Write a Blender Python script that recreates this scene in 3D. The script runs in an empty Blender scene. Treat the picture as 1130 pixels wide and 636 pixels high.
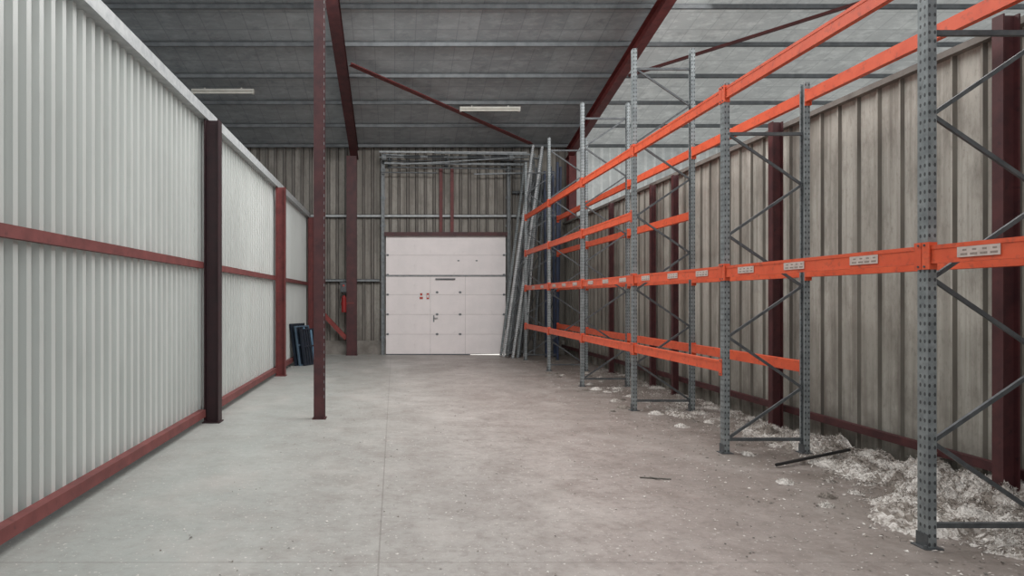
import bpy, math, random
from mathutils import Vector, Matrix, noise
random.seed(7)
scene = bpy.context.scene
COL = scene.collection
F = 720.0; VX = 435.0; VY = 330.0; H = 1.7

def lin(c):
    return tuple(((v/255.0)/12.92 if v/255.0 <= 0.04045 else ((v/255.0+0.055)/1.055)**2.4) for v in c)+(1.0,)

# ------------------------------------------------------------------ materials
def new_mat(name):
    m = bpy.data.materials.new(name); m.use_nodes = True
    nt = m.node_tree
    return m, nt, nt.nodes["Principled BSDF"]

def N(nt, t, **kw):
    n = nt.nodes.new(t)
    for k, v in kw.items(): setattr(n, k, v)
    return n

def mathn(nt, op, a, b=None, c=None):
    n = nt.nodes.new("ShaderNodeMath"); n.operation = op
    for i, v in enumerate((a, b, c)):
        if v is None: continue
        if isinstance(v, (int, float)): n.inputs[i].default_value = v
        else: nt.links.new(v, n.inputs[i])
    return n.outputs[0]

def mixc(nt, fac, a, b, mode='MIX'):
    n = nt.nodes.new("ShaderNodeMix"); n.data_type = 'RGBA'; n.blend_type = mode
    for idx, v in ((0, fac), (6, a), (7, b)):
        if isinstance(v, (int, float)): n.inputs[idx].default_value = v
        elif isinstance(v, tuple): n.inputs[idx].default_value = v
        else: nt.links.new(v, n.inputs[idx])
    return n.outputs[2]

def noise_fac(nt, scale, detail=4, stretch=(1,1,1), lo=0.35, hi=0.65, rough=0.6, coord='Object'):
    tc = N(nt, "ShaderNodeTexCoord"); mp = N(nt, "ShaderNodeMapping")
    mp.inputs['Scale'].default_value = stretch
    nt.links.new(tc.outputs[coord], mp.inputs[0])
    nz = N(nt, "ShaderNodeTexNoise"); nz.inputs['Scale'].default_value = scale
    nz.inputs['Detail'].default_value = detail; nz.inputs['Roughness'].default_value = rough
    nt.links.new(mp.outputs[0], nz.inputs['Vector'])
    mr = N(nt, "ShaderNodeMapRange"); mr.inputs[1].default_value = lo; mr.inputs[2].default_value = hi
    nt.links.new(nz.outputs[0], mr.inputs[0])
    return mr.outputs[0]

def simple(name, c1, c2=None, scale=6, rough=0.6, metal=0.0, stretch=(1,1,1), lo=0.35, hi=0.65, c3=None, s3=30, lo3=.6, hi3=.75, spec=0.4, a3=1.0):
    m, nt, b = new_mat(name)
    b.inputs['Roughness'].default_value = rough; b.inputs['Metallic'].default_value = metal
    b.inputs['Specular IOR Level'].default_value = spec
    c2 = c2 or tuple(int(v*0.85) for v in c1)
    f = noise_fac(nt, scale, stretch=stretch, lo=lo, hi=hi)
    col = mixc(nt, f, lin(c1), lin(c2))
    if c3:
        f3 = mathn(nt, 'MULTIPLY', noise_fac(nt, s3, stretch=stretch, lo=lo3, hi=hi3), a3)
        col = mixc(nt, f3, col, lin(c3))
    nt.links.new(col, b.inputs['Base Color'])
    return m

def stained(name, c1, c2, streak, grime, foot, sx, sy, zlow=1.4):
    """ribbed sheet with vertical rain streaks, blotchy grime and a darker foot"""
    m, nt, b = new_mat(name)
    f = noise_fac(nt, 1.0, stretch=(sx,sy,.35)); c = mixc(nt, f, lin(c1), lin(c2))
    f = noise_fac(nt, 2.2, 2, stretch=(sx,sy,.03), lo=.48, hi=.62); c = mixc(nt, mathn(nt,'MULTIPLY',f,.45), c, lin(streak))
    f = noise_fac(nt, 6.5, 5, stretch=(sx,sy,.06), lo=.48, hi=.66); c = mixc(nt, mathn(nt,'MULTIPLY',f,.6), c, lin(streak))
    f = noise_fac(nt, 1.6, 8, stretch=(sx,sy,.7), lo=.47, hi=.66, rough=.72); c = mixc(nt, mathn(nt,'MULTIPLY',f,.6), c, lin(grime))
    f = noise_fac(nt, 14, 8, lo=.52, hi=.70, rough=.75, stretch=(sx,sy,.7)); c = mixc(nt, mathn(nt,'MULTIPLY',f,.5), c, lin(grime))
    tc = N(nt, "ShaderNodeTexCoord"); sp = N(nt, "ShaderNodeSeparateXYZ"); nt.links.new(tc.outputs['Object'], sp.inputs[0])
    mr = N(nt, "ShaderNodeMapRange"); mr.inputs[1].default_value = zlow; mr.inputs[2].default_value = 0
    nt.links.new(sp.outputs[2], mr.inputs[0])
    f = noise_fac(nt, 2.5, 6, lo=.25, hi=.6)
    c = mixc(nt, mathn(nt,'MULTIPLY',mathn(nt,'MULTIPLY',f,mr.outputs[0]),.8), c, lin(foot))  # darker towards the bottom, broken up by noise
    nt.links.new(c, b.inputs['Base Color']); b.inputs['Roughness'].default_value = .85
    return m

M = {}
M['leftwall'] = simple('painted_white_sheet', (196,200,197), (184,188,185), .8, .34, stretch=(1,1,.35), c3=(162,166,163), s3=4, lo3=.55, hi3=.9, a3=.6, spec=.55)
M['backwall'] = stained('dirty_beige_sheet', (164,159,151), (142,137,129), (104,99,93), (98,93,87), (90,84,78), 1.6, 1)
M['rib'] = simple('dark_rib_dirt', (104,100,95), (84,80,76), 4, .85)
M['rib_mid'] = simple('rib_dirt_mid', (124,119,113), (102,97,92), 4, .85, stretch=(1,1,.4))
M['rightwall'] = stained('stained_grey_sheet', (182,180,171), (158,155,146), (112,108,100), (104,98,90), (80,73,66), 1, 1.8)
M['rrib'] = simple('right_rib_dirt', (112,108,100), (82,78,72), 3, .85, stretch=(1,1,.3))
M['red'] = simple('oxide_red_paint', (112,50,48), (88,38,38), 5, .55, c3=(64,34,34), s3=14)
M['bracered'] = simple('brace_red_paint', (138,58,52), (112,46,44), 5, .55)
M['darkred'] = simple('dark_oxide_red_paint', (80,42,43), (60,32,35), 5, .55, c3=(46,28,31), s3=14)
M['maroon'] = simple('blackish_maroon_paint', (52,29,33), (40,24,28), 5, .55)
M['rail_red'] = simple('rail_red_paint', (120,64,62), (100,52,51), 4, .6, c3=(84,46,46), s3=14)
M['orange'] = simple('orange_powder_coat', (222,94,60), (206,80,50), 4, .5, c3=(158,76,58), s3=16, lo3=.56, hi3=.8)
M['galv'] = simple('galvanised_steel', (138,142,143), (108,112,115), 9, .5, .25)
M['galv_light'] = simple('pale_galvanised_steel', (182,185,185), (156,160,162), 9, .5, .1)
M['galv_dark'] = simple('weathered_galvanised_steel', (92,95,97), (72,75,78), 9, .55, .25)
M['purlin'] = simple('grey_purlin', (128,132,134), (108,112,115), 5, .7)
M['doorwhite'] = simple('white_door_panel', (240,232,231), (231,224,223), 2, .45, c3=(216,208,206), s3=6, a3=.5)
M['doorseam'] = simple('door_seam_grey', (208,201,200), (194,188,186), 5, .6)
M['concrete_plinth'] = simple('plinth_concrete', (140,135,129), (108,103,97), 3, .85)
M['black'] = simple('black_plastic', (34,33,34), (25,24,25), 5, .6)
M['white'] = simple('dull_cream_plastic', (220,218,208), (204,202,192), 5, .5)
M['tube'] = simple('unlit_fluorescent_tube', (232,230,220), (220,218,208), 5, .4)
M['label'] = simple('label_paper', (206,190,182), (184,168,160), 12, .6)
M['labelmark'] = simple('faded_grey_print', (152,138,130), (132,118,110), 60, .7)
M['signwhite'] = simple('sticker_white', (230,228,224), (222,220,216), 5, .5)
M['signred'] = simple('red_print', (186,70,62), (168,58,52), 6, .5)
M['navy'] = simple('navy_paint', (30,38,50), (20,26,36), 5, .5)
M['bluegrey'] = simple('blue_grey_paint', (84,104,120), (60,76,92), 5, .5)
M['blue'] = simple('light_blue_paint', (104,138,162), (74,104,130), 5, .5)
M['extred'] = simple('extinguisher_red', (140,34,34), (118,28,28), 5, .4)
M['wool'] = simple('mineral_wool', (192,187,181), (160,153,146), 16, .95, c3=(132,124,117), s3=45, lo3=.45, hi3=.65)
M['wool_light'] = simple('pale_mineral_wool', (220,216,211), (196,191,185), 20, .95, c3=(160,153,147), s3=60, lo3=.48, hi3=.68)
M['wool_dark'] = simple('dirty_mineral_wool', (142,134,126), (108,100,93), 20, .95)

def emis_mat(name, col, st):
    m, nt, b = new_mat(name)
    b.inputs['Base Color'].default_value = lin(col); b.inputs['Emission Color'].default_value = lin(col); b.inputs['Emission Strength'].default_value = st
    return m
M['daylight'] = emis_mat('daylight_glow', (250,248,240), .9)  # emissive colour imitating daylight under the door

def roof_mat(name, base, dark, line, emis=0.0, la=.3):
    m, nt, b = new_mat(name)
    tc = N(nt, "ShaderNodeTexCoord"); sp = N(nt, "ShaderNodeSeparateXYZ"); nt.links.new(tc.outputs['Object'], sp.inputs[0])
    fx = mathn(nt, 'FRACT', mathn(nt, 'MULTIPLY', sp.outputs[0], 2.2))
    fy = mathn(nt, 'FRACT', mathn(nt, 'MULTIPLY', sp.outputs[1], 1.7))
    lx = mathn(nt, 'LESS_THAN', fx, .05); ly = mathn(nt, 'LESS_THAN', fy, .05)
    l = mathn(nt, 'MULTIPLY', mathn(nt, 'MAXIMUM', lx, ly), la)
    wn = N(nt, "ShaderNodeTexWhiteNoise"); wn.noise_dimensions = '1D'
    nt.links.new(mathn(nt, 'FLOOR', mathn(nt, 'MULTIPLY', sp.outputs[0], 1.1)), wn.inputs['W'])
    c = mixc(nt, mathn(nt, 'MULTIPLY', wn.outputs[0], .7), lin(base), lin(dark))
    f = noise_fac(nt, 1.8, 6, stretch=(.6,1,1)); c = mixc(nt, mathn(nt,'MULTIPLY',f,.6), c, lin(dark))
    f = noise_fac(nt, 5, 7, lo=.48, hi=.66, stretch=(.6,1,1), rough=.7); c = mixc(nt, mathn(nt,'MULTIPLY',f,.45), c, lin(tuple(min(255, int(v*1.16)) for v in base)))
    f = noise_fac(nt, 3, 7, lo=.54, hi=.7, rough=.7); c = mixc(nt, mathn(nt,'MULTIPLY',f,.5), c, lin(line))
    c = mixc(nt, l, c, lin(line))
    nt.links.new(c, b.inputs['Base Color']); b.inputs['Roughness'].default_value = .6
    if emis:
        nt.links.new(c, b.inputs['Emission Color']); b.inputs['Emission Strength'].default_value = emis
    return m
M['roof'] = roof_mat('foil_roof_liner', (164,169,171), (138,143,146), (106,111,114), la=.35)
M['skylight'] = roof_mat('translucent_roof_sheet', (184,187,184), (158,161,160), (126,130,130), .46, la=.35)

def perf(name, base, dark):
    m, nt, b = new_mat(name)
    uv = N(nt, "ShaderNodeUVMap"); sp = N(nt, "ShaderNodeSeparateXYZ"); nt.links.new(uv.outputs[0], sp.inputs[0])
    au = mathn(nt, 'SUBTRACT', mathn(nt, 'ABSOLUTE', sp.outputs[0]), .0185)
    fv = mathn(nt, 'MULTIPLY', mathn(nt, 'SUBTRACT', mathn(nt, 'FRACT', mathn(nt, 'DIVIDE', sp.outputs[1], .06)), .5), .06)
    d = mathn(nt, 'SQRT', mathn(nt, 'ADD', mathn(nt, 'MULTIPLY', au, au), mathn(nt, 'MULTIPLY', mathn(nt, 'MULTIPLY', fv, fv), .4)))
    hole = mathn(nt, 'MULTIPLY', mathn(nt, 'LESS_THAN', d, .0086), .85)
    f = noise_fac(nt, 8); f2 = noise_fac(nt, 25, 5, lo=.5, hi=.7)
    c = mixc(nt, f, lin(base), lin(dark)); c = mixc(nt, mathn(nt,'MULTIPLY',f2,.4), c, lin(tuple(int(v*.72) for v in dark)))
    c = mixc(nt, hole, c, lin((44,45,48)))
    nt.links.new(c, b.inputs['Base Color']); b.inputs['Roughness'].default_value = .5; b.inputs['Metallic'].default_value = .2
    return m
M['perf'] = perf('perforated_galvanised_steel', (140,146,147), (110,116,118))
M['perf_light'] = perf('perforated_bright_steel', (190,192,192), (160,163,165))
M['perf_dark'] = perf('perforated_weathered_steel', (116,119,121), (90,94,97))
M['perf_blue'] = perf('perforated_dark_blue_steel', (46,58,86), (34,42,62))

def floor_mat():
    m, nt, b = new_mat('worn_concrete_floor')
    tc = N(nt, "ShaderNodeTexCoord"); sp = N(nt, "ShaderNodeSeparateXYZ"); nt.links.new(tc.outputs['Object'], sp.inputs[0])
    mrl = N(nt, "ShaderNodeMapRange"); mrl.inputs[1].default_value = -1.6; mrl.inputs[2].default_value = 1.6
    nt.links.new(sp.outputs[0], mrl.inputs[0])
    base = mixc(nt, mrl.outputs[0], lin((168,171,167)), lin((168,159,154)))
    dk = mixc(nt, mrl.outputs[0], lin((148,151,147)), lin((142,132,127)))
    f1 = noise_fac(nt, .5, 7, lo=.35, hi=.65, rough=.65)
    c = mixc(nt, f1, base, dk)
    amt = mathn(nt, 'ADD', mathn(nt, 'MULTIPLY', mrl.outputs[0], .5), .3)
    f2 = noise_fac(nt, 2.2, 8, lo=.45, hi=.7, rough=.7); c = mixc(nt, mathn(nt,'MULTIPLY',f2,amt), c, lin((120,110,104)))
    f3 = noise_fac(nt, 12, 8, lo=.48, hi=.66, rough=.75); c = mixc(nt, mathn(nt,'MULTIPLY',f3,mathn(nt,'MULTIPLY',amt,.75)), c, lin((108,99,94)))
    f6 = noise_fac(nt, 1.0, 6, lo=.52, hi=.7, stretch=(1,.6,1)); c = mixc(nt, mathn(nt,'MULTIPLY',f6,.4), c, lin((190,184,179)))
    f4 = noise_fac(nt, 30, 3, lo=.64, hi=.68); c = mixc(nt, mathn(nt,'MULTIPLY',f4,.85), c, lin((210,206,201)))
    mr = N(nt, "ShaderNodeMapRange"); mr.inputs[1].default_value = 1.9; mr.inputs[2].default_value = 4.3
    nt.links.new(sp.outputs[0], mr.inputs[0])
    f5 = noise_fac(nt, 1.8, 9, lo=.25, hi=.55, rough=.75)
    c = mixc(nt, mathn(nt,'MULTIPLY', mathn(nt,'MULTIPLY', mr.outputs[0], f5), .85), c, lin((102,93,86)))
    jx = mathn(nt, 'LESS_THAN', mathn(nt,'ABSOLUTE', mathn(nt,'ADD', sp.outputs[0], .1)), .006)
    jy = mathn(nt, 'LESS_THAN', mathn(nt,'FRACT', mathn(nt,'MULTIPLY', mathn(nt,'ADD', sp.outputs[1], .8), .2)), .0025)
    c = mixc(nt, mathn(nt,'MULTIPLY', mathn(nt,'MAXIMUM', jx, jy), .45), c, lin((100,93,88)))
    nt.links.new(c, b.inputs['Base Color'])
    mr2 = N(nt, "ShaderNodeMapRange"); mr2.inputs[3].default_value = .34; mr2.inputs[4].default_value = .58
    nt.links.new(f1, mr2.inputs[0]); nt.links.new(mr2.outputs[0], b.inputs['Roughness'])
    bp = N(nt, "ShaderNodeBump"); bp.inputs['Strength'].default_value = .2; bp.inputs['Distance'].default_value = .01
    nt.links.new(noise_fac(nt, 12, 6), bp.inputs['Height']); nt.links.new(bp.outputs[0], b.inputs['Normal'])
    return m
M['floor'] = floor_mat()

# ------------------------------------------------------------------ mesh builder
class MB:
    def __init__(s): s.v = []; s.f = []; s.m = []
    def face_mesh(s, vs, fs, mi=0):
        o = len(s.v); s.v += [Vector(p) for p in vs]
        for f in fs: s.f.append([i+o for i in f]); s.m.append(mi)
        return s
    def box(s, x0, x1, y0, y1, z0, z1, mi=0):
        vs = [(x0,y0,z0),(x1,y0,z0),(x1,y1,z0),(x0,y1,z0),(x0,y0,z1),(x1,y0,z1),(x1,y1,z1),(x0,y1,z1)]
        fs = [(0,3,2,1),(4,5,6,7),(0,1,5,4),(1,2,6,5),(2,3,7,6),(3,0,4,7)]
        return s.face_mesh(vs, fs, mi)
    def bar(s, p, q, w, t, mi=0, up=(0,0,1)):
        p = Vector(p); q = Vector(q); d = (q-p).normalized(); up = Vector(up)
        if abs(d.dot(up)) > .98: up = Vector((1,0,0))
        a = d.cross(up).normalized(); b = a.cross(d).normalized()
        vs = []
        for e in (p, q):
            for sa, sb in ((-1,-1),(1,-1),(1,1),(-1,1)):
                vs.append(e + a*sa*w/2 + b*sb*t/2)
        return s.face_mesh(vs, [(3,2,1,0),(4,5,6,7),(0,1,5,4),(1,2,6,5),(2,3,7,6),(3,0,4,7)], mi)
    def cyl(s, p, q, r, n=12, mi=0, r2=None):
        p = Vector(p); q = Vector(q); d = (q-p).normalized(); up = Vector((0,0,1)) if abs(d.z) < .9 else Vector((1,0,0))
        a = d.cross(up).normalized(); b = a.cross(d).normalized(); vs = []
        for e, rr in ((p, r), (q, r2 if r2 is not None else r)):
            for i in range(n):
                t = 2*math.pi*i/n; vs.append(e + a*math.cos(t)*rr + b*math.sin(t)*rr)
        fs = [(i, (i+1) % n, n+(i+1) % n, n+i) for i in range(n)] + [tuple(range(n))[::-1], tuple(range(n, 2*n))]
        return s.face_mesh(vs, fs, mi)
    def tube(s, pts, r, n=8, mi=0):
        for a, b in zip(pts, pts[1:]): s.cyl(a, b, r, n, mi)
        return s
    def mesh(s, name, mats, o=(0,0,0), uv=False, smooth=False):
        o = Vector(o); me = bpy.data.meshes.new(name)
        me.from_pydata([tuple(v-o) for v in s.v], [], s.f)
        for m in mats: me.materials.append(M[m])
        for p, mi in zip(me.polygons, s.m): p.material_index = mi; p.use_smooth = smooth
        me.update()
        if uv:
            l = me.uv_layers.new(name='UVMap')
            for p in me.polygons:
                for li in p.loop_indices:
                    c = me.vertices[me.loops[li].vertex_index].co
                    if abs(p.normal.x) > .7: l.data[li].uv = (c.y, c.z)
                    else: l.data[li].uv = (c.x, c.z)
        return me

def add(name, me, loc=(0,0,0), parent=None, label=None, category=None, group=None, kind=None, rot=None):
    ob = bpy.data.objects.new(name, me); COL.objects.link(ob); ob.location = loc
    if rot: ob.rotation_euler = rot
    if parent: ob.parent = parent
    if label: ob['label'] = label
    if category: ob['category'] = category
    if group: ob['group'] = group
    if kind: ob['kind'] = kind
    return ob

def world(o):
    v = Vector(o.location)
    while o.parent: o = o.parent; v += o.location
    return v

def put(mb, name, mats, o, parent=None, **kw):
    me = mb.mesh(name, mats, o, uv=kw.pop('uv', False), smooth=kw.pop('smooth', False))
    loc = Vector(o) - (world(parent) if parent else Vector())
    return add(name, me, loc, parent, **kw)

def zr(y): return 10.2-.2*y      # purlin underside height

# ------------------------------------------------------------------ shell
mb = MB().box(-16, 18, -5, 20.4, -.2, 0)
put(mb, 'floor', ['floor'], (0,0,0), kind='structure', label='worn grey concrete warehouse floor with dust and joints')

def slope_slab(x0, x1, y0, y1, th, off=.16):
    b = MB()
    vs = [(x0,y0,zr(y0)+off),(x1,y0,zr(y0)+off),(x1,y1,zr(y1)+off),(x0,y1,zr(y1)+off)]
    vs += [(x,y,z+th) for x,y,z in vs]
    return b.face_mesh(vs, [(0,1,2,3),(7,6,5,4),(0,4,5,1),(1,5,6,2),(2,6,7,3),(3,7,4,0)])
put(slope_slab(-16, 5.7, -5, 20.4, .1), 'ceiling', ['roof'], (0,0,0), kind='structure', label='sloping grey foil-lined metal roof')
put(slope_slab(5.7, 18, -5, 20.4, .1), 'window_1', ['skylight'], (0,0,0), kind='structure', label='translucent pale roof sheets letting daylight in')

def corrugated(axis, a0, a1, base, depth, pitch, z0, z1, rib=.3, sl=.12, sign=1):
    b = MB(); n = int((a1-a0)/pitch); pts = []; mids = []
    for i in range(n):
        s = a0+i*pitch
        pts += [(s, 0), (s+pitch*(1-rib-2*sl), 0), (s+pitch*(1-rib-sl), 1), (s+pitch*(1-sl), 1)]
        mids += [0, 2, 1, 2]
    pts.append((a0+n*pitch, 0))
    vs = []
    for a, d in pts:
        c = base+sign*depth*d
        for z in (z0, z1): vs.append((c, a, z) if axis == 'y' else (a, c, z))
    b.v += [Vector(v) for v in vs]
    for i in range(len(pts)-1):
        b.f.append([2*i, 2*i+2, 2*i+3, 2*i+1]); b.m.append(mids[i])
    return b

b = corrugated('y', -2.0, 19.9, -2.715, .054, .17, .06, 4.22, rib=.36, sl=.09, sign=1)
put(b, 'wall_left', ['leftwall','leftwall','leftwall'], (-2.70,9,0), kind='structure', label='white trapezoidal corrugated metal partition')
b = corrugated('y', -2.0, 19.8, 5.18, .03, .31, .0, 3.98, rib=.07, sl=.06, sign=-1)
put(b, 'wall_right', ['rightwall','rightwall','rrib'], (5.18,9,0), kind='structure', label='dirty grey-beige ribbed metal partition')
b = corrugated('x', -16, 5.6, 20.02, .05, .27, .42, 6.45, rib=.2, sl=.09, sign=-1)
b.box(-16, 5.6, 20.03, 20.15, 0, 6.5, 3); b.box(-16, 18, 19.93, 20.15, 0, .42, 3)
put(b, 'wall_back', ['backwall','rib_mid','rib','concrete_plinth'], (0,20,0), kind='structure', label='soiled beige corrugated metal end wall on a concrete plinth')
b = corrugated('x', 5.6, 18, 20.02, .05, .27, .42, 6.45, rib=.2, sl=.1, sign=-1)
put(b, 'window_2', ['skylight','skylight','skylight'], (8,20,0), kind='structure', label='pale translucent wall sheeting')

tn = [0]
def trim(b, mats, o, label):
    tn[0] += 1
    return put(b, 'trim_%d' % tn[0], mats, o, kind='structure', label=label)
b = MB().box(-2.76, -2.58, -2, 19.9, 4.17, 4.33).box(-2.58, -2.56, -2, 19.9, 4.17, 4.2)
trim(b, ['galv_light'], (-2.67,9,4.2), 'pale grey folded capping on the partition top')
for (y0, y1) in ((-2,3.5),(3.7,8.9),(9.1,14.3),(14.5,19.7)):
    b = MB().box(-2.66, -2.60, y0, y1, 2.115, 2.205)
    trim(b, ['rail_red'], (-2.62,(y0+y1)/2,2.11), 'red-brown steel mid rail on white partition')
    b = MB().box(-2.66, -2.57, y0, y1, .09, .19)
    trim(b, ['rail_red'], (-2.62,(y0+y1)/2,.08), 'red-brown steel bottom rail on white partition')
b = MB().box(5.08, 5.14, -2, 19.8, .23, .31); trim(b, ['darkred'], (5.1,9,.22), 'dark red bottom rail on ribbed partition')
b = MB().box(5.10, 5.22, -2, 19.8, 3.94, 4.0); trim(b, ['rib_mid'], (5.1,9,3.93), 'grey edge profile on ribbed partition top')
for z, x0, x1, mt in ((4.23,-2.55,5.0,'galv_light'),(2.26,-2.55,-.45,'galv'),(4.95,3.6,5.0,'galv_dark')):
    b = MB().box(x0, x1, 19.88, 19.97, z-.045, z-.03).box(x0, x1, 19.88, 19.97, z+.03, z+.045).box(x0, x1, 19.88, 19.9, z-.045, z+.045)
    trim(b, [mt], ((x0+x1)/2,19.9,z), 'grey horizontal steel girt on the end wall')
b = MB().box(-16, -2.8, 19.88, 19.97, 4.18, 4.28); trim(b, ['galv'], (-9,19.9,4.2), 'grey horizontal steel girt beyond the partition')

# ------------------------------------------------------------------ steel structure
def hcol(x, y, wx, wy, z1, mat, label, webx=True):
    t = .014; b = MB()
    if webx:
        b.box(x-wx/2, x-wx/2+t, y-wy/2, y+wy/2, 0, z1).box(x+wx/2-t, x+wx/2, y-wy/2, y+wy/2, 0, z1).box(x-wx/2+t, x+wx/2-t, y-t/2, y+t/2, 0, z1)
    else:
        b.box(x-wx/2, x+wx/2, y-wy/2, y-wy/2+t, 0, z1).box(x-wx/2, x+wx/2, y+wy/2-t, y+wy/2, 0, z1).box(x-t/2, x+t/2, y-wy/2+t, y+wy/2-t, 0, z1)
    c = put(b, 'steel_column', [mat], (x,y,0), label=label, category='column')
    p = MB().box(x-wx/2-.02, x+wx/2+.02, y-wy/2-.02, y+wy/2+.02, 0, .015)
    for sx in (-1,1):
        for sy in (-1,1): p.cyl((x+sx*(wx/2-.02), y+sy*(wy/2), .015), (x+sx*(wx/2-.02), y+sy*(wy/2), .035), .012, 6)
    put(p, 'base_plate', [mat], (x,y,0), parent=c)
    return c
for y in (3.6, 9.0, 14.4, 19.75):
    hcol(-2.5, y, .2, .18, 4.16, 'maroon' if y < 10 else 'red', 'blackish maroon steel column against the white partition' if y < 10 else 'dull red steel column against the white partition')
c = hcol(-1.06, 9.27, .15, .15, zr(9.27)-.36, 'darkred', 'free-standing dark red steel column on the open floor', webx=False)
b = MB()
for i in range(72): b.box(-.992, -.984, 9.188, 9.1955, .3+i*.105, .34+i*.105)
put(b, 'bolt_holes', ['galv'], (-.99,9.19,.3), parent=c, kind='stuff', label='row of pale slots along the flange edge')
hcol(-1.28, 19.7, .30, .3, 6.0, 'darkred', 'dark red steel column supporting the roof beam', webx=False)
hcol(5.35, 19.7, .22, .3, 6.0, 'red', 'red steel column beyond the ribbed partition', webx=False)
for y in (5.3, 8.5):
    hcol(4.97, y, .14, .1, 4.0, 'darkred', 'dark red steel column against the ribbed partition')
for y in (11.6, 12.6, 15.0, 17.4):
    hcol(4.99, y, .1, .08, 3.9, 'darkred', 'slim dark red steel post against the ribbed partition')

def slanted(x, w, h, y0, y1, mat, label):
    t = .018; b = MB()
    def slab(xa, xb, dz0, dz1):
        vs = []
        for y in (y0, y1):
            z = zr(y)
            vs += [(xa,y,z+dz0),(xb,y,z+dz0),(xb,y,z+dz1),(xa,y,z+dz1)]
        b.face_mesh(vs, [(3,2,1,0),(4,5,6,7),(0,1,5,4),(1,2,6,5),(2,3,7,6),(3,0,4,7)])
    slab(x-w/2, x+w/2, -h, -h+t); slab(x-w/2, x+w/2, -t, 0); slab(x-t/2, x+t/2, -h+t, -t)
    return put(b, 'roof_beam', [mat], (x,(y0+y1)/2,zr((y0+y1)/2)), label=label, category='beam')
slanted(-1.2, .24, .3, -4, 19.85, 'darkred', 'dark red steel roof beam rising from the end wall')
slanted(5.3, .2, .3, -4, 19.85, 'red', 'red steel roof beam above the ribbed partition')
y = 19.75; first = None
while y > 8:
    z = zr(y)
    if first is None:
        b = MB().box(-16, 16, y-.03, y-.024, z+.04, z+.13).box(-16, 16, y-.03, y+.03, z+.04, z+.046).box(-16,16,y-.03,y+.03,z+.124,z+.13)
        first = put(b, 'roof_purlin', ['purlin'], (0,y,z), label='grey steel purlin running under the roof', category='purlin', group='roof purlins')
    else:
        o = first.copy(); o.location = (0, y, z); COL.objects.link(o)
    y -= 1.3
def rb(p, q, mat='red', w=.1):
    b = MB(); b.bar(p, q, w, .012).bar((p[0],p[1],p[2]+.03), (q[0],q[1],q[2]+.03), .012, .06)
    put(b, 'roof_brace', [mat], p, label='diagonal red steel brace under the roof', category='brace')
rb((-1.0, 15.1, zr(15.1)-.06), (4.05, 19.3, zr(19.3)-.06), 'red', .16)
rb((5.6, 15.6, zr(15.6)-.06), (10.5, 12.0, zr(12.0)-.06), 'rail_red', .1)
b = MB().bar((-2.38, 19.7, 1.5), (-1.44, 19.7, .5), .12, .13)
put(b, 'wall_brace', ['bracered'], (-1.44,19.72,.5), label='diagonal red steel brace between wall columns', category='brace')

def lamp(x0, x1, y):
    z = zr(y)
    e = MB().box(x0, x1, y-.06, y+.06, z-.06, z-.005).box(x0+.3, x0+.33, y-.01, y+.01, z-.02, z+.04).box(x1-.33, x1-.3, y-.01, y+.01, z-.02, z+.04)
    l = put(e, 'fluorescent_lamp', ['white'], (x0,y,z-.06), label='dull cream unlit fluorescent batten hung under the roof', category='lamp', group='fluorescent battens')
    put(MB().cyl((x0+.05,y,z-.085), (x1-.05,y,z-.085), .025, 12), 'tube', ['tube'], (x0,y,z-.085), parent=l)
    put(MB().box(x0, x0+.05, y-.04, y+.04, z-.12, z-.06), 'end_cap', ['white'], (x0,y,z-.1), parent=l)
    put(MB().box(x1-.05, x1, y-.04, y+.04, z-.12, z-.06), 'end_cap', ['white'], (x1,y,z-.1), parent=l)
lamp(1.73, 3.32, 17.2); lamp(-5.05, -3.5, 16.3)

# ------------------------------------------------------------------ sectional door
DX0, DX1 = -.25, 3.38; DY0, DY1 = 19.80, 19.85
door = put(MB().box(DX0, DX1, DY0+.012, DY1+.012, .03, 3.6), 'door_1', ['doorseam'], (1.55,19.83,0), kind='structure', label='white sectional overhead loading door with a wicket door')
for i in range(6):
    z0 = .03+.6*i
    b = MB()
    z1 = z0+.59-(.02 if i == 3 else 0)
    if i < 4:
        for xa, xb in ((DX0, 1.092), (1.104, 2.152), (2.164, DX1)): b.box(xa, xb, DY0, DY0+.011, z0, z1)
    else:
        b.box(DX0, DX1, DY0, DY0+.011, z0, z1)
    put(b, 'door_panel', ['doorwhite'], (1.55,DY0,z0), parent=door)
put(MB().box(DX0, DX1, DY0-.02, DY0-.002, 2.38, 2.42), 'reinforcing_rail', ['galv'], (1.55,DY0,2.4), parent=door, label='grey reinforcing rail')
put(MB().box(1.25, 1.85, DY0-.04, DY0-.02, 2.28, 2.32).box(1.28, 1.34, DY0-.03, DY0-.001, 2.29, 2.32).box(1.76,1.82,DY0-.03,DY0-.001,2.29,2.32), 'door_closer', ['galv_dark'], (1.5,DY0,2.3), parent=door)
put(MB().box(1.18, 1.22, DY0-.01, DY0-.001, 1.0, 1.2).cyl((1.2,DY0-.05,1.12), (1.2,DY0-.005,1.12), .012, 8).bar((1.2,DY0-.05,1.12), (1.32,DY0-.05,1.12), .015, .02), 'handle', ['galv'], (1.2,DY0,1.1), parent=door)
for x in (1.3, 2.0):
    for z in (.63, 1.23, 1.9):
        put(MB().box(x-.04, x+.04, DY0-.012, DY0-.001, z-.025, z+.025).cyl((x,DY0-.015,z-.035), (x,DY0-.015,z+.035), .01, 8), 'hinge', ['galv'], (x,DY0,z), parent=door)
for x in (DX0+.05, DX1-.05):
    for z in (.63, 1.23, 1.83, 2.43, 3.03):
        put(MB().box(x-.03, x+.03, DY0-.012, DY0-.001, z-.03, z+.03).cyl((x-.04,DY0-.02,z), (x+.04,DY0-.02,z), .01, 8), 'roller_bracket', ['galv'], (x,DY0,z), parent=door)
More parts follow.
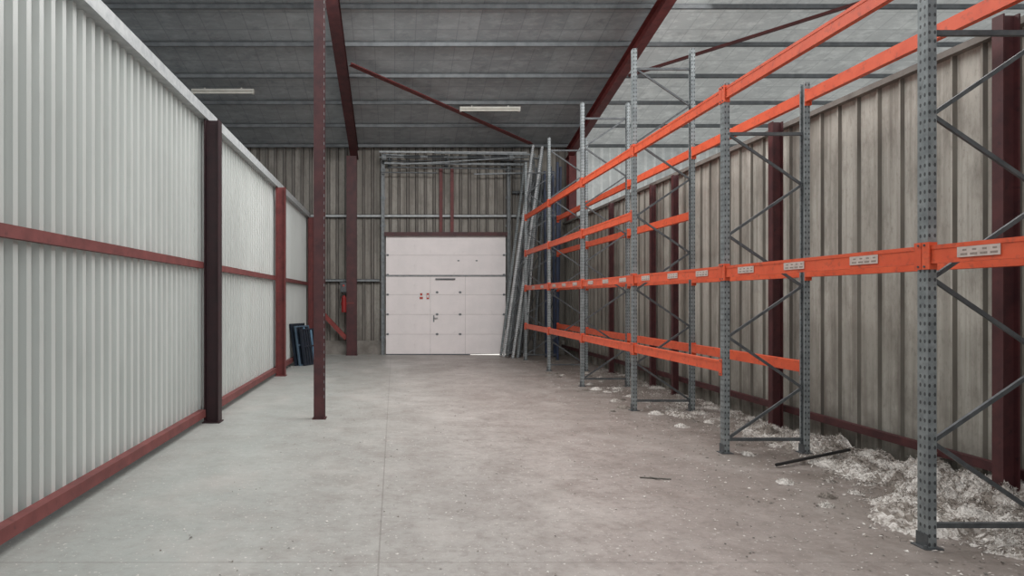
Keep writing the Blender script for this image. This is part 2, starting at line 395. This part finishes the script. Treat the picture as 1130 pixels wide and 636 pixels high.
for x in (1.95, 2.5):
    put(MB().box(x-.03, x+.03, DY0-.012, DY0-.001, 2.84, 2.88), 'grip', ['galv'], (x,DY0,2.85), parent=door)
for x in (.82, 1.02):
    b = MB().box(x-.06, x+.06, DY0-.004, DY0-.001, 1.67, 1.89, 0)
    if x < 1: b.box(x-.05, x+.05, DY0-.005, DY0-.004, 1.69, 1.76, 1).box(x-.035, x+.035, DY0-.005, DY0-.004, 1.80, 1.87, 1)
    else: b.box(x-.04, x+.04, DY0-.005, DY0-.004, 1.69, 1.87, 1).box(x-.025, x+.025, DY0-.006, DY0-.005, 1.74, 1.82, 0)
    put(b, 'warning_sticker', ['signwhite','signred'], (x,DY0,1.66), parent=door, label='small red and white warning sticker')
put(MB().box(DX0, 2.3, DY0-.03, DY0, .0, .03), 'bottom_seal', ['galv_dark'], (1.2,DY0,0), parent=door)
b = MB().face_mesh([(2.3,DY0,0),(DX1,DY0,0),(DX1,DY0,.028),(2.3,DY0,.012)], [(0,1,2,3)])  # glowing face in place of leaking daylight, no opening behind it
put(b, 'daylight_strip', ['daylight'], (2.8,DY0,0), parent=door, label='glowing strip imitating daylight under the door')
b = MB().box(-.3, 3.42, 19.70, 19.72, 3.6, 3.72).box(-.3, 3.42, 19.72, 19.9, 3.70, 3.72)
put(b, 'door_header', ['darkred'], (1.5,19.7,3.6), label='dark red steel header beam above the door', category='beam')
gear = put(MB().cyl((-.45,19.55,5.95), (4.0,19.55,5.95), .025, 12), 'spring_shaft', ['galv'], (1.6,19.55,5.95), label='galvanised torsion spring shaft and door gear under the roof', category='door mechanism')
for x in (-.34, 3.47):
    b = MB().box(x-.05, x-.04, 19.7, 19.84, 0, 6.05).box(x-.05, x+.05, 19.83, 19.845, 0, 6.05).box(x+.04, x+.05, 19.74, 19.84, 0, 6.05)
    for k in range(7): b.box(x-.08, x+.08, 19.845, 19.9, .5+k*.85, .56+k*.85)
    put(b, 'door_track', ['galv'], (x,19.8,0), parent=gear)
for x in (.3, 1.0, 2.2, 2.9):
    b = MB(); prev = None
    for i in range(22*8+1):
        t = i/8; p = Vector((x+t*.022, 19.55+.055*math.cos(t*2*math.pi), 5.95+.055*math.sin(t*2*math.pi)))
        if prev is not None: b.bar(prev, p, .012, .012)
        prev = p
    put(b, 'torsion_spring', ['galv_dark'], (x,19.55,5.95), parent=gear)
for x in (-.3, 3.5): put(MB().cyl((x-.06,19.55,5.95), (x+.06,19.55,5.95), .1, 20).cyl((x-.07,19.55,5.95),(x-.06,19.55,5.95),.12,20), 'cable_drum', ['galv'], (x,19.55,5.95), parent=gear)
for x in (-.15, 1.6, 3.3):
    put(MB().box(x-.01, x+.01, 19.5, 19.95, 5.85, 6.02).box(x-.05, x+.05, 19.94, 19.95, 5.7, 6.1), 'bearing_bracket', ['galv_dark'], (x,19.7,5.95), parent=gear)
for p, q, w_, mt in (((-.45,19.65,6.13),(4.0,19.65,6.10),.05,'galv_light'), ((-.3,19.7,5.80),(3.9,19.7,5.76),.06,'galv'),
                 ((-.3,19.6,6.04),(4.0,19.6,5.84),.035,'galv'), ((-.1,19.62,5.66),(4.3,19.62,5.6),.03,'galv_dark'), ((1.2,19.45,6.06),(4.2,19.45,6.0),.05,'galv'),
                 ((.2,19.5,5.72),(3.6,19.5,5.92),.03,'galv'), ((-.4,19.68,5.52),(1.3,19.68,5.5),.03,'galv_dark'), ((2.4,19.66,5.46),(4.2,19.66,5.5),.04,'galv')):
    put(MB().bar(p, q, w_, w_), 'support_rail', [mt], p, parent=gear)
put(MB().tube([(-.4+j*.75, 19.57, 5.88-.05*math.sin(j*1.3)) for j in range(7)], .014), 'conduit', ['galv_dark'], (1.5,19.6,5.8), parent=gear)
for dx, zlow in ((0,.9),(.12,1.3)):
    b = MB(); i = 0
    while zlow+i*.035 < 5.9:
        z = zlow+i*.035
        b.bar((3.66+dx,19.5,z), (3.66+dx,19.5,z+.04), .02 if i % 2 else .007, .007 if i % 2 else .02); i += 1
    put(b, 'hoist_chain', ['galv_dark'], (3.66+dx,19.5,zlow), parent=gear, label='hanging metal operating chain')
for x in (1.42, 1.76):
    b = MB().box(x-.05, x-.04, 19.84, 19.94, 3.72, 5.7).box(x+.04, x+.05, 19.84, 19.94, 3.72, 5.7).box(x-.05, x+.05, 19.86, 19.88, 3.72, 5.7)
    put(b, 'hanger_post', ['red'], (x,19.9,3.72), label='short red steel post between door header and roof', category='post', group='header posts')

# ------------------------------------------------------------------ extinguisher + switch box
ex, ey = -1.5, 19.45
e = put(MB().cyl((ex,ey,1.3), (ex,ey,1.72), .075, 20).cyl((ex,ey,1.72), (ex,ey,1.80), .075, 20, 0, .035), 'fire_extinguisher', ['extred'], (ex,ey,1.3), label='red fire extinguisher hung on the red column', category='fire extinguisher')
put(MB().cyl((ex,ey,1.8), (ex,ey,1.86), .025, 12).bar((ex-.02,ey,1.87), (ex+.12,ey,1.9), .02, .015).bar((ex,ey,1.85), (ex+.1,ey,1.84), .02, .012), 'valve', ['black'], (ex,ey,1.8), parent=e)
put(MB().tube([(ex,ey-.02,1.84),(ex-.09,ey-.04,1.8),(ex-.12,ey-.05,1.6),(ex-.11,ey-.05,1.42)], .012), 'hose', ['black'], (ex,ey,1.8), parent=e)
put(MB().box(ex-.02, ex+.3, ey+.09, ey+.105, 1.55, 1.6).box(ex-.1,ex+.1,ey+.08,ey+.09,1.5,1.6), 'wall_bracket', ['red'], (ex,ey,1.5), parent=e)
s = put(MB().box(-1.62, -1.42, 19.6, 19.72, 1.9, 2.2), 'switch_box', ['galv_dark'], (-1.5,19.6,1.9), label='grey electrical switch box beside the red column', category='electrical box')
put(MB().box(-1.6, -1.44, 19.585, 19.6, 1.92, 2.18), 'cover', ['galv_dark'], (-1.5,19.6,1.9), parent=s)
put(MB().cyl((-1.52,19.57,2.1), (-1.52,19.585,2.1), .03, 12), 'knob', ['signred'], (-1.52,19.57,2.1), parent=s)

# ------------------------------------------------------------------ leaning folded stillages
def crate(loc, rot, h, w, mt, edge, bright, lab):
    root = add('metal_stillage', None, loc, label=lab, category='stillage', rot=rot)
    b = MB()
    for z in (0, h*.5, h-.035): b.box(-w/2+.035, w/2-.035, -.022, .022, z, z+.035)
    for x in (-w/2, w/2-.035): b.box(x, x+.035, -.022, .022, 0, h)
    add('frame', b.mesh('frame', [edge]), parent=root)
    b = MB(); n = 5; s = (w-.1)/n
    for i in range(n): b.box(-w/2+.06+i*s, -w/2+.06+i*s+s*.55, -.012, .012, .035, h-.035, 1 if i == bright else 0)
    add('slats', b.mesh('slats', ['navy','blue']), parent=root)
    add('backing_sheet', MB().box(-w/2+.03, w/2-.03, .013, .018, .03, h-.03).mesh('backing', [mt]), parent=root)
R = math.radians
crate((-2.36, 16.75, 0), (R(-9), 0, R(62)), 1.08, .6, 'black', 'navy', 9, 'black folded metal stillage leaning on the white partition')
crate((-2.25, 16.75, 0), (R(-9), 0, R(62)), 1.02, .6, 'black', 'bluegrey', 3, 'dark folded metal stillage with blue-grey edges')
crate((-2.14, 16.78, 0), (R(-9), 0, R(62)), .94, .6, 'black', 'navy', 4, 'black folded metal stillage leaning outermost of the stack')
b = MB().bar((-1.84,16.75,.02), (-2.06,16.9,.78), .025, .05)
put(b, 'metal_bar', ['blue'], (-1.84,16.75,0), label='light blue metal bar leaning on the folded stillages', category='bar')

# ------------------------------------------------------------------ pallet racking
PW, PD = .088, .06
cache = {}
def post_mesh(h, mt, flip):
    k = ('p', h, mt, flip)
    if k in cache: return cache[k]
    t = .004; b = MB(); s = -1 if flip else 1
    def bx(xa, xb, ya, yb): b.box(min(s*xa, s*xb), max(s*xa, s*xb), ya, yb, .008, h)
    bx(-PD/2, -PD/2+t, -PW/2, PW/2)
    bx(-PD/2+t, PD/2, -PW/2, -PW/2+t); bx(-PD/2+t, PD/2, PW/2-t, PW/2)
    bx(PD/2-t, PD/2, -PW/2+t, -PW/2+.02); bx(PD/2-t, PD/2, PW/2-.02, PW/2-t)
    cache[k] = b.mesh('upright_post', [mt], uv=True); return cache[k]
def foot_mesh():
    if 'f' in cache: return cache['f']
    b = MB().box(-.065, .065, -.065, .065, 0, .008).box(-.037,-.032,-.05,.05,.008,.1)
    for x, y in ((.054,.054),(-.054,-.054)): b.cyl((x,y,.008), (x,y,.03), .01, 6)
    cache['f'] = b.mesh('foot_plate', ['galv_dark']); return cache['f']
def brace_mesh(h, dep, phase):
    k = ('b', h, dep, phase)
    if k in cache: return cache[k]
    b = MB(); a = -dep/2+.03; c = dep/2-.03
    b.bar((a,0,.15), (c,0,.15), .03, .035, 0)
    z = .16; side = phase
    while z+.56 < h-.1:
        p = (a if side else c, 0, z); q = (c if side else a, 0, z+.56)
        b.bar(p, q, .02, .028); z += .56; side = not side
    b.bar((a,0,z), (c,0,z), .03, .035)
    cache[k] = b.mesh('upright_frame', ['galv_dark']); return cache[k]
def frame(root, h, dep, mt='perf', mt_back=None, phase=True):
    fr = add('upright_frame', brace_mesh(h, dep, phase), (0, 0, 0), root)
    for sx, flip, m in ((-dep/2, False, mt), (dep/2, True, mt_back or mt)):
        add('upright_post', post_mesh(h, m, flip), (sx, 0, 0), fr)
        add('foot_plate', foot_mesh(), (sx, 0, 0), fr)
    return fr
XF = 3.65; DEP = .88; XR = XF+DEP
SP = 2.73
YS = [4.47+SP*(i-1) for i in range(7)]
rack = add('pallet_rack', None, (XF+DEP/2, YS[3], 0), label='long galvanised pallet rack with orange beams along the ribbed partition', category='rack')
rw = Vector((XF+DEP/2, YS[3], 0))
HS = [4.08, 4.08, 4.08, 5.5, 5.5, 5.5, 5.5]
for i, y in enumerate(YS):
    k = frame(rack, HS[i], DEP, 'perf', 'perf_blue' if i == 6 else None, i % 2 == 0)
    k.location = (0, y-rw.y, 0)
def beam_mesh(front):
    k = ('beam', front)
    if k in cache: return cache[k]
    L = SP-PW; b = MB(); s = 1 if front else -1
    b.box(-.02, .03, -L/2, L/2, -.06, .06) if front else b.box(-.03, .02, -L/2, L/2, -.06, .06)
    b.box(-.024 if front else .02, -.02 if front else .024, -L/2, L/2, .035, .062)
    b.box(-.024 if front else .02, -.02 if front else .024, -L/2, L/2, -.062, -.045)
    for e in (-1, 1):
        ya = e*(L/2); yb = e*(L/2+.04)
        xa, xb = (-.038, -.0305) if front else (.0305, .038)
        b.box(xa, xb, min(ya-e*.02, yb), max(ya-e*.02, yb), -.10, .085)
        xa, xb = (-.038, .03) if front else (-.03, .038)
        y2 = e*(L/2-.006)
        b.box(xa, xb, min(ya-e*.001, y2), max(ya-e*.001, y2), -.10, .085)
        for kz in (-.08, .065):
            xx = -.038 if front else .038
            b.cyl((xx, e*(L/2+.018), kz), (xx-s*.006, e*(L/2+.018), kz), .008, 6, 1)
    cache[k] = b.mesh('beam', ['orange', 'galv_dark']); return cache[k]
def beam(i, z, front):
    yc = (YS[i]+YS[i+1])/2; x = XF if front else XR
    return add('beam', beam_mesh(front), (x-rw.x, yc-rw.y, z), rack)
levels = {.95: range(2, 6), 2.0: range(0, 6), 2.97: range(3, 6), 3.96: range(0, 6)}
midb = {}
for z, bays in levels.items():
    for i in bays:
        bz = z-.04 if z == 3.96 else z
        bf = beam(i, z, True); br = beam(i, bz, False)
        if z == 2.0: midb[i] = bf
lab = MB().box(-.003, 0, -.15, .15, -.033, .033, 0)
for k in range(4): lab.box(-.0036, -.003, -.135+k*.07, -.135+k*.07+.05, -.022, -.008, 1)
for k in range(4): lab.box(-.0036, -.003, -.13+k*.07, -.13+k*.07+.03, .006, .018, 1)
labm = lab.mesh('shelf_label', ['label','labelmark'])
for y in (3.2, 4.05, 5.04, 5.92, 6.73, 7.69, 8.5, 9.41, 10.35, 11.2, 12.05, 13.1, 13.95, 14.8, 16.0, 17.0):
    for i in range(6):
        if YS[i] < y < YS[i+1]:
            yc = (YS[i]+YS[i+1])/2
            yy = min(max(y, YS[i]+.25), YS[i+1]-.25)
            add('shelf_label', labm, (-.0245, yy-yc, 0), midb[i], label='worn pale shelf label strip with faded print')
            break

def leaning(xb, xt, y, h, mt, lab, tilt=0, dep=.3):
    ang = math.atan2(xt-xb, h)
    root = add('rack_upright', None, (xb, y, .02), label=lab, category='rack frame', group='dismantled rack uprights', rot=(tilt, ang, 0))
    L = round(h/math.cos(ang)-.05, 2)
    add('bracing', brace_mesh(L, dep, True), (0,0,0), root)
    for sx, flip in ((-dep/2, False), (dep/2, True)):
        add('upright_post', post_mesh(L, mt, flip), (sx, 0, 0), root)
leaning(3.25, 4.1, 18.62, 6.1, 'perf_light', 'pale dismantled rack upright leaning in the corner', 0, .26)
leaning(3.4, 4.12, 18.78, 6.0, 'perf', 'dismantled galvanised rack upright leaning in the corner', 0, .3)
leaning(3.68, 4.12, 18.94, 5.9, 'perf_light', 'pale dismantled rack upright leaning in the corner', 0, .2)
leaning(3.3, 4.0, 19.1, 5.6, 'perf', 'dismantled galvanised rack upright leaning in the corner', 0, .36)
leaning(3.55, 4.25, 19.26, 5.4, 'perf_dark', 'weathered dismantled rack upright leaning in the corner', 0, .3)
leaning(4.62, 4.72, 19.1, 5.6, 'perf_blue', 'dismantled dark blue rack upright leaning in the corner', 0, .3)
leaning(4.5, 4.45, 18.8, 5.4, 'perf_blue', 'dismantled dark blue rack upright leaning in the corner', 0, .24)
leaning(4.0, 4.3, 19.4, 5.0, 'perf_dark', 'weathered dismantled rack upright leaning in the corner', 0, .3)

# ------------------------------------------------------------------ debris
def fbm(x, y, s=0.0):
    return .6*noise.noise(Vector((x*1.6, y*1.3, s)))+.45*noise.noise(Vector((x*4.5, y*4.5, s+5)))+.22*noise.noise(Vector((x*13, y*13, s+9)))
def hgt(x, y):
    edge = max(0.0, min(1.0, (x-3.95)/1.1))
    near = 1.0 if y < 7 else max(.55, 1.0-.1*(y-7))
    corner = math.exp(-((x-4.75)**2/.22+(y-5.6)**2/.5))
    e1 = math.exp(-((x-3.95)**2/.16+(y-4.8)**2/.35))
    e2 = math.exp(-((x-4.7)**2/.12+(y-7.9)**2/.3))
    e3 = .8*math.exp(-((x-4.2)**2/.07+(y-9.6)**2/.25))+.7*math.exp(-((x-4.1)**2/.08+(y-12.1)**2/.4))
    h = (edge*.10*near + .19*corner+.10*e1+.08*e2+.07*e3)*(1+2.0*fbm(x, y)) - .068
    h += (.022*noise.noise(Vector((x*19, y*19, 1)))+.018*noise.noise(Vector((x*38, y*38, 4))))*(1 if h > -.02 else .3)
    return h
def pick(x, y):
    nn = noise.noise(Vector((x*4, y*4, 7)))+random.uniform(-.35,.35)
    return 3 if nn > .08 else (0 if nn > -.22 else 1)
b = MB(); st = .03; nx = int(1.5/st); ny = int(12.5/st); y0 = 3.4; x0 = 3.62
vs = []
for j in range(ny+1):
    for i in range(nx+1):
        x = min(x0+i*st+random.uniform(-.012,.012), 5.13); y = y0+j*st+random.uniform(-.012,.012)
        vs.append((x, y, max(-.03, hgt(x, y))))
fs = []; ms = []
for j in range(ny):
    for i in range(nx):
        q = (j*(nx+1)+i, j*(nx+1)+i+1, (j+1)*(nx+1)+i+1, (j+1)*(nx+1)+i)
        if max(vs[k][2] for k in q) > 0:
            fs.append(q); ms.append(pick(vs[q[0]][0], vs[q[0]][1]))
b.face_mesh(vs, fs)
b.m[-len(fs):] = ms
k = 0
while k < 42000:
    x = 5.1-abs(random.gauss(0, .6)); y = 3.5+12.3*random.random()**1.4
    if x < 3.3: continue
    h = hgt(x, y)
    if h < -.015 and random.random() < .95: continue
    k += 1
    h = max(0, h)
    d = Vector((random.uniform(-1,1), random.uniform(-1,1), random.uniform(-.1,.9))).normalized()*random.uniform(.012,.04)
    p = Vector((x, y, h+.002)); w_ = Vector((-d.y, d.x, random.uniform(-.01,.01))).normalized()*random.uniform(.0015,.0045)
    tri = [p-w_, p+w_, p+d*.6+w_+Vector((0,0,.004)), p+d]
    for v in tri: v.z = max(.001, v.z); v.x = min(v.x, 5.14)
    b.face_mesh(tri, [(0,1,2,3)], pick(x, y))
put(b, 'insulation_litter', ['wool','wool_dark','rib','wool_light'], (4.4,9,0), label='loose layer of pale grey insulation fluff and dirt', category='debris', kind='stuff', smooth=True)

def clump(x, y, r, h, mt):
    b = MB(); n = 14; rings = 5; seed = random.random()*100
    vs = [(x, y, h)]
    for j in range(1, rings+1):
        for i in range(n):
            t = 2*math.pi*i/n; rr = r*j/rings*(1+.45*noise.noise(Vector((math.cos(t)*1.5+seed, math.sin(t)*1.5, j*.7))))
            z = max(0, h*(1-(j/rings)**1.6)*(1+.8*noise.noise(Vector((i*.9+seed, j*1.3, 3)))))
            vs.append((x+rr*math.cos(t), y+rr*math.sin(t)*.9, z if j < rings else 0))
    fs = [(0, 1+i, 1+(i+1) % n) for i in range(n)]
    for j in range(rings-1):
        for i in range(n):
            a = 1+j*n; c = a+n; fs.append((a+i, c+i, c+(i+1) % n, a+(i+1) % n))
    b.face_mesh(vs, fs)
    for k in range(220):
        t = random.random()*6.28; q = math.sqrt(random.random())*1.05; rr = r*q
        p = Vector((x+rr*math.cos(t), y+rr*math.sin(t), max(0, h*(1-min(q,1)**1.6))+.002))
        d = Vector((random.uniform(-1,1), random.uniform(-1,1), random.uniform(0,.9))).normalized()*random.uniform(.01,.03)
        w_ = Vector((-d.y, d.x, 0)).normalized()*random.uniform(.0015,.004)
        b.face_mesh([p-w_, p+w_, p+d], [(0,1,2)], random.choice((0,0,1)))
    put(b, 'insulation_clump', [mt, 'wool_dark'], (x,y,0), label='torn grey-white mineral wool clump lying on the floor', category='debris', group='insulation scraps on the floor', smooth=True)
random.seed(11)
placed = []
while len(placed) < 34:
    y = random.uniform(5.2, 15); x = random.uniform(3.05, 4.5); r = random.uniform(.03, .11)
    if any(abs(y-yy) < r+.1 and abs(x-xx) < r+.1 for yy in YS for xx in (XF, XR)): continue
    if any((x-a)**2+(y-c)**2 < (r+d+.02)**2 for a, c, d in placed): continue
    if x < 3.5 and (random.random() < .6 or r > .06): continue
    if hgt(x, y) > -.03: continue
    if abs(y-(6.6+(x-3.8)*.4)) < r*1.2+.05: continue
    placed.append((x, y, r))
    clump(x, y, r, r*random.uniform(.3, .5), random.choice(('wool','wool_light','wool_light','wool_dark')))
b = MB()
random.seed(5)
for k in range(4800):
    y = random.uniform(3.5, 18.5)
    x = 5.0-abs(random.gauss(0, 1.3)) if random.random() < .65 else random.uniform(-1.6, 4.5)
    if x > 5.0: continue
    s = random.uniform(.006, .017) if x > 3 else random.uniform(.005, .013)
    a = random.random()*6.28
    pts = [(x+s*math.cos(a+q)*random.uniform(.5,1.2), y+s*math.sin(a+q)*random.uniform(.5,1.2), .002+random.random()*.008*(q > 1)) for q in (0, 1.5, 3.0, 4.6)]
    b.face_mesh(pts, [(0,1,2,3)], random.choice((0,0,0,1,2)))
put(b, 'dust_flecks', ['wool_light','wool_dark','rib'], (3,9,0), label='small pale scraps and dust flecks scattered over concrete', category='debris', kind='stuff')
b = MB().cyl((3.84,6.56,.03), (4.88,7.0,.08), .016, 10)
put(b, 'metal_pole', ['black'], (4.3,6.8,0), label='thin black pole lying on litter under the rack', category='pole')
b = MB().bar((2.33,6.19,.006), (2.60,6.13,.006), .02, .008).bar((2.42,6.18,.012), (2.49,6.11,.012), .014, .006)
put(b, 'wood_splinter', ['rib'], (2.45,6.15,0), label='small dark splinter of wood lying on open concrete', category='debris')

# ------------------------------------------------------------------ light
w = bpy.data.worlds.new('World'); scene.world = w; w.use_nodes = True
w.node_tree.nodes['Background'].inputs[0].default_value = (.92,.96,1.0,1)
w.node_tree.nodes['Background'].inputs[1].default_value = .55
def area(x, y, z, sx, sy, e, rot=(0,0,0), col=(1,.99,.975)):
    l = bpy.data.lights.new('added_area_light', 'AREA'); l.shape = 'RECTANGLE'; l.size = sx; l.size_y = sy; l.energy = e; l.color = col  # added out-of-view area light to brighten the hall, no fixture modelled
    o = bpy.data.objects.new('added_area_light', l); COL.objects.link(o); o.location = (x,y,z); o.rotation_euler = rot
area(1.0, 9.5, 7.7, 6, 2.5, 380)
area(1.0, 4.0, 8.3, 6, 3, 310)
area(.5, 12.0, 7.3, 5, 1.0, 230, (math.radians(14),0,0))
area(6.5, 9.0, 7.6, 3, 8, 330, (0,math.radians(50),0))
area(1.0, -3.5, 4.5, 7, 5, 170, (math.radians(80),0,0))

# ------------------------------------------------------------------ camera
cd = bpy.data.cameras.new('camera'); cam = bpy.data.objects.new('camera', cd); COL.objects.link(cam)
cam.location = (0, 0, H); cam.rotation_euler = (math.radians(90), 0, 0)
cd.sensor_fit = 'HORIZONTAL'; cd.sensor_width = 36; cd.lens = F/1130*36
cd.shift_x = (565-VX)/1130; cd.shift_y = (VY-318)/1130
cd.clip_start = .05; cd.clip_end = 200
scene.camera = cam
scene.view_settings.view_transform = 'Standard'
scene.view_settings.gamma = 1.05
